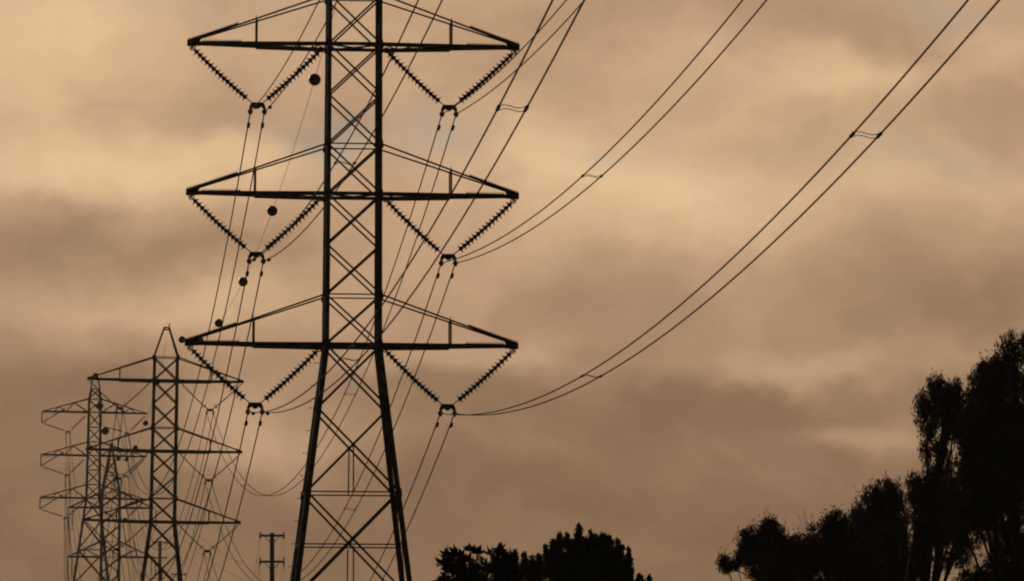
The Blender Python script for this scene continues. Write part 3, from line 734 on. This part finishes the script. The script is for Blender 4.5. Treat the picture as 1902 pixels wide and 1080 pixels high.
tree('shorter wispy gum tree with a domed crown, left of the two tall ones', 215, 1640,
     [(1642, 925, 34, 34, 38), (1618, 950, 34, 38, 50), (1660, 955, 32, 42, 52), (1600, 985, 32, 34, 50), (1640, 1000, 48, 44, 110), (1665, 1030, 34, 40, 46), (1610, 1040, 45, 40, 80), (1650, 1070, 45, 30, 70), (1630, 1105, 60, 26, 90)],
     'gum', 'gum trees at the right', 'gum_tree', .18)
tree('low dark bush under the tall gum trees at the bottom right corner', 190, 1850,
     [(1850, 1062, 42, 26, 50), (1890, 1072, 34, 22, 34), (1815, 1078, 36, 18, 34), (1850, 1095, 80, 26, 70)], 'bush', 'dark bushes along the bottom', 'bush', .1, 'bush')
tree('round-topped dark bushy tree between the wispy gum tree and the ragged shrub', 195, 1560,
     [(1553, 975, 24, 26, 45), (1530, 1000, 34, 28, 60), (1570, 1010, 38, 34, 80), (1510, 1025, 34, 24, 55), (1550, 1050, 62, 38, 150), (1600, 1060, 40, 36, 80), (1490, 1055, 36, 30, 70), (1570, 1100, 70, 30, 130), (1490, 1095, 50, 26, 90)], 'bush', 'dark bushes along the bottom', 'bushy_tree', .14)
tree('ragged dark shrub with a leafy sprig reaching left near the bottom', 190, 1440,
     [(1395, 1005, 24, 22, 42), (1430, 990, 24, 22, 40), (1428, 972, 8, 12, 8), (1385, 1030, 20, 20, 34), (1440, 1020, 42, 34, 110), (1480, 1030, 34, 34, 60), (1405, 1055, 16, 20, 14), (1440, 1068, 40, 30, 100), (1435, 1100, 50, 24, 90), (1344, 1040, 8, 12, 8), (1352, 1054, 14, 10, 12), (1368, 1046, 10, 7, 6)], 'bush', 'dark bushes along the bottom', 'shrub', .1, 'shrub',
     limbs=[(((1405, 1085), (1385, 1068), (1362, 1056), (1347, 1046)), .022)])
# bare upright twigs above the shrubs
tw = empty('bare_sapling', Matrix.Translation((at(1488, 1300, 196).x, 196, 0)), 'cluster of thin bare twigs standing up above the dark shrubs', 'sapling')
bs = Vector((at(1488, 1300, 196).x, 196, 0)); tm = MB()
tm.tube([(0, 0, 0), at(1490, 1050, 196) - bs], .05, 6, .02)
for x0, y0, x1, y1 in ((1492, 1000, 1483, 955), (1494, 1005, 1492, 946), (1500, 1000, 1496, 950), (1512, 990, 1508, 952), (1455, 1000, 1459, 968), (1465, 1000, 1463, 975), (1472, 1000, 1475, 980), (1480, 1005, 1481, 976), (1450, 1005, 1452, 972)):
    a_ = at(1490, 1050, 196) - bs; b_ = at(x0, y0, 196) - bs; c_ = at(x1, y1, 196) - bs; tm.tube([a_, b_, b_.lerp(c_, .5) + Vector((.03, 0, 0)), c_], .016, 5, .005)
tm.build('twigs', BARK, tw)
# the garden trees in the middle
tree('dark broad-leaved tree with star-like leaf clusters, leftmost at the bottom centre', 120, 885,
     [(832, 1034, 1, 1, 1), (849, 1029, 1, 1, 1), (862, 1038, 4, 3, 2), (873, 1025, 1, 1, 1), (886, 1030, 2, 2, 2), (822, 1050, 1, 1, 1), (841, 1047, 7, 5, 3), (870, 1044, 10, 5, 4), (831, 1064, 6, 6, 3), (826, 1080, 8, 5, 4), (858, 1064, 16, 9, 15), (885, 1064, 9, 9, 7), (912, 1033, 1, 2, 1), (926, 1026, 1, 1, 1), (936, 1031, 3, 3, 2), (949, 1034, 1, 2, 1), (925, 1043, 9, 6, 6), (943, 1048, 6, 5, 3), (926, 1062, 13, 9, 13), (904, 1056, 3, 4, 2), (952, 1062, 7, 8, 4), (870, 1092, 42, 16, 70), (940, 1090, 28, 16, 40)],
     'rosette', 'garden trees at the bottom centre', 'broadleaf_tree', .1)
tree('small light green tree with slim upright tips, between the star-leaved and the large tree', 135, 985,
     [(956, 1031, 2.5, 5, 3), (958, 1041, 3, 5, 3), (974, 1036, 3, 7, 5), (976, 1048, 4, 6, 4), (988, 1043, 3, 6, 4), (1000, 1040, 3, 7, 4), (1003, 1050, 5, 8, 6), (950, 1056, 5, 8, 4), (968, 1062, 12, 10, 16), (992, 1064, 18, 13, 34), (975, 1086, 34, 16, 70)],
     'plume', 'garden trees at the bottom centre', 'slim_tree', .07)
PL = [(1076, 984, 4, 8, 5), (1074, 998, 5, 8, 6), (1039, 998, 3, 7, 4), (1040, 1008, 5, 6, 5), (1053, 1000, 3, 6, 4), (1027, 1010, 3, 6, 4), (1014, 1022, 3, 7, 4), (1098, 996, 3, 6, 4), (1106, 1001, 5, 6, 6), (1120, 999, 6, 6, 7), (1128, 1003, 4, 6, 5), (1110, 1012, 14, 9, 20), (1146, 1010, 3, 8, 4), (1153, 1024, 5, 8, 7), (1167, 1028, 3, 8, 4), (1169, 1046, 4, 10, 7), (1136, 1014, 5, 8, 6), (1062, 1012, 6, 8, 8), (1088, 1010, 5, 8, 7), (1020, 1034, 6, 10, 9),
      (1076, 1014, 10, 16, 18), (1045, 1046, 24, 20, 60), (1076, 1042, 22, 22, 70), (1110, 1036, 22, 22, 80), (1138, 1050, 18, 22, 50), (1163, 1053, 6, 12, 12), (1170, 1062, 5, 9, 7), (1166, 1076, 7, 10, 12), (1155, 1070, 16, 20, 40), (1030, 1060, 24, 24, 60), (1080, 1075, 50, 26, 150), (1130, 1080, 34, 26, 80)]
tree('largest green tree at the bottom centre with many upright leafy tips', 140, 1090, PL, 'plume', 'garden trees at the bottom centre', 'leafy_tree', .13)
tree('tips of a low shrub just right of the large bottom-centre tree', 138, 1195,
     [(1188, 1074, 3, 5, 4), (1207, 1077, 3, 4, 3), (1193, 1095, 22, 14, 30)], 'plume', 'garden trees at the bottom centre', 'low_shrub', .05, 'shrub')

# ------------------------------------------------------------------ dusk haze
HZ = (-150, 120, -12, 900, -1.5, 60)
m = MB(); x0, x1, y0, y1, z0, z1 = -300, 300, -450, 1100, -2.0, 60
m.add([(x0, y0, z0), (x1, y0, z0), (x1, y1, z0), (x0, y1, z0), (x0, y0, z1), (x1, y0, z1), (x1, y1, z1), (x0, y1, z1)], [(0, 3, 2, 1), (4, 5, 6, 7), (0, 1, 5, 4), (1, 2, 6, 5), (2, 3, 7, 6), (3, 0, 4, 7)])
hm = bpy.data.materials.new('haze'); hm.use_nodes = True; t = hm.node_tree; t.nodes.clear()
pv = t.nodes.new('ShaderNodeVolumePrincipled'); pv.inputs['Color'].default_value = (1, .93, .85, 1); pv.inputs['Density'].default_value = .00003; pv.inputs['Anisotropy'].default_value = .85
mo = t.nodes.new('ShaderNodeOutputMaterial'); t.links.new(pv.outputs[0], mo.inputs['Volume'])
hz = m.build('haze', hm); tag(hz, kind='stuff')
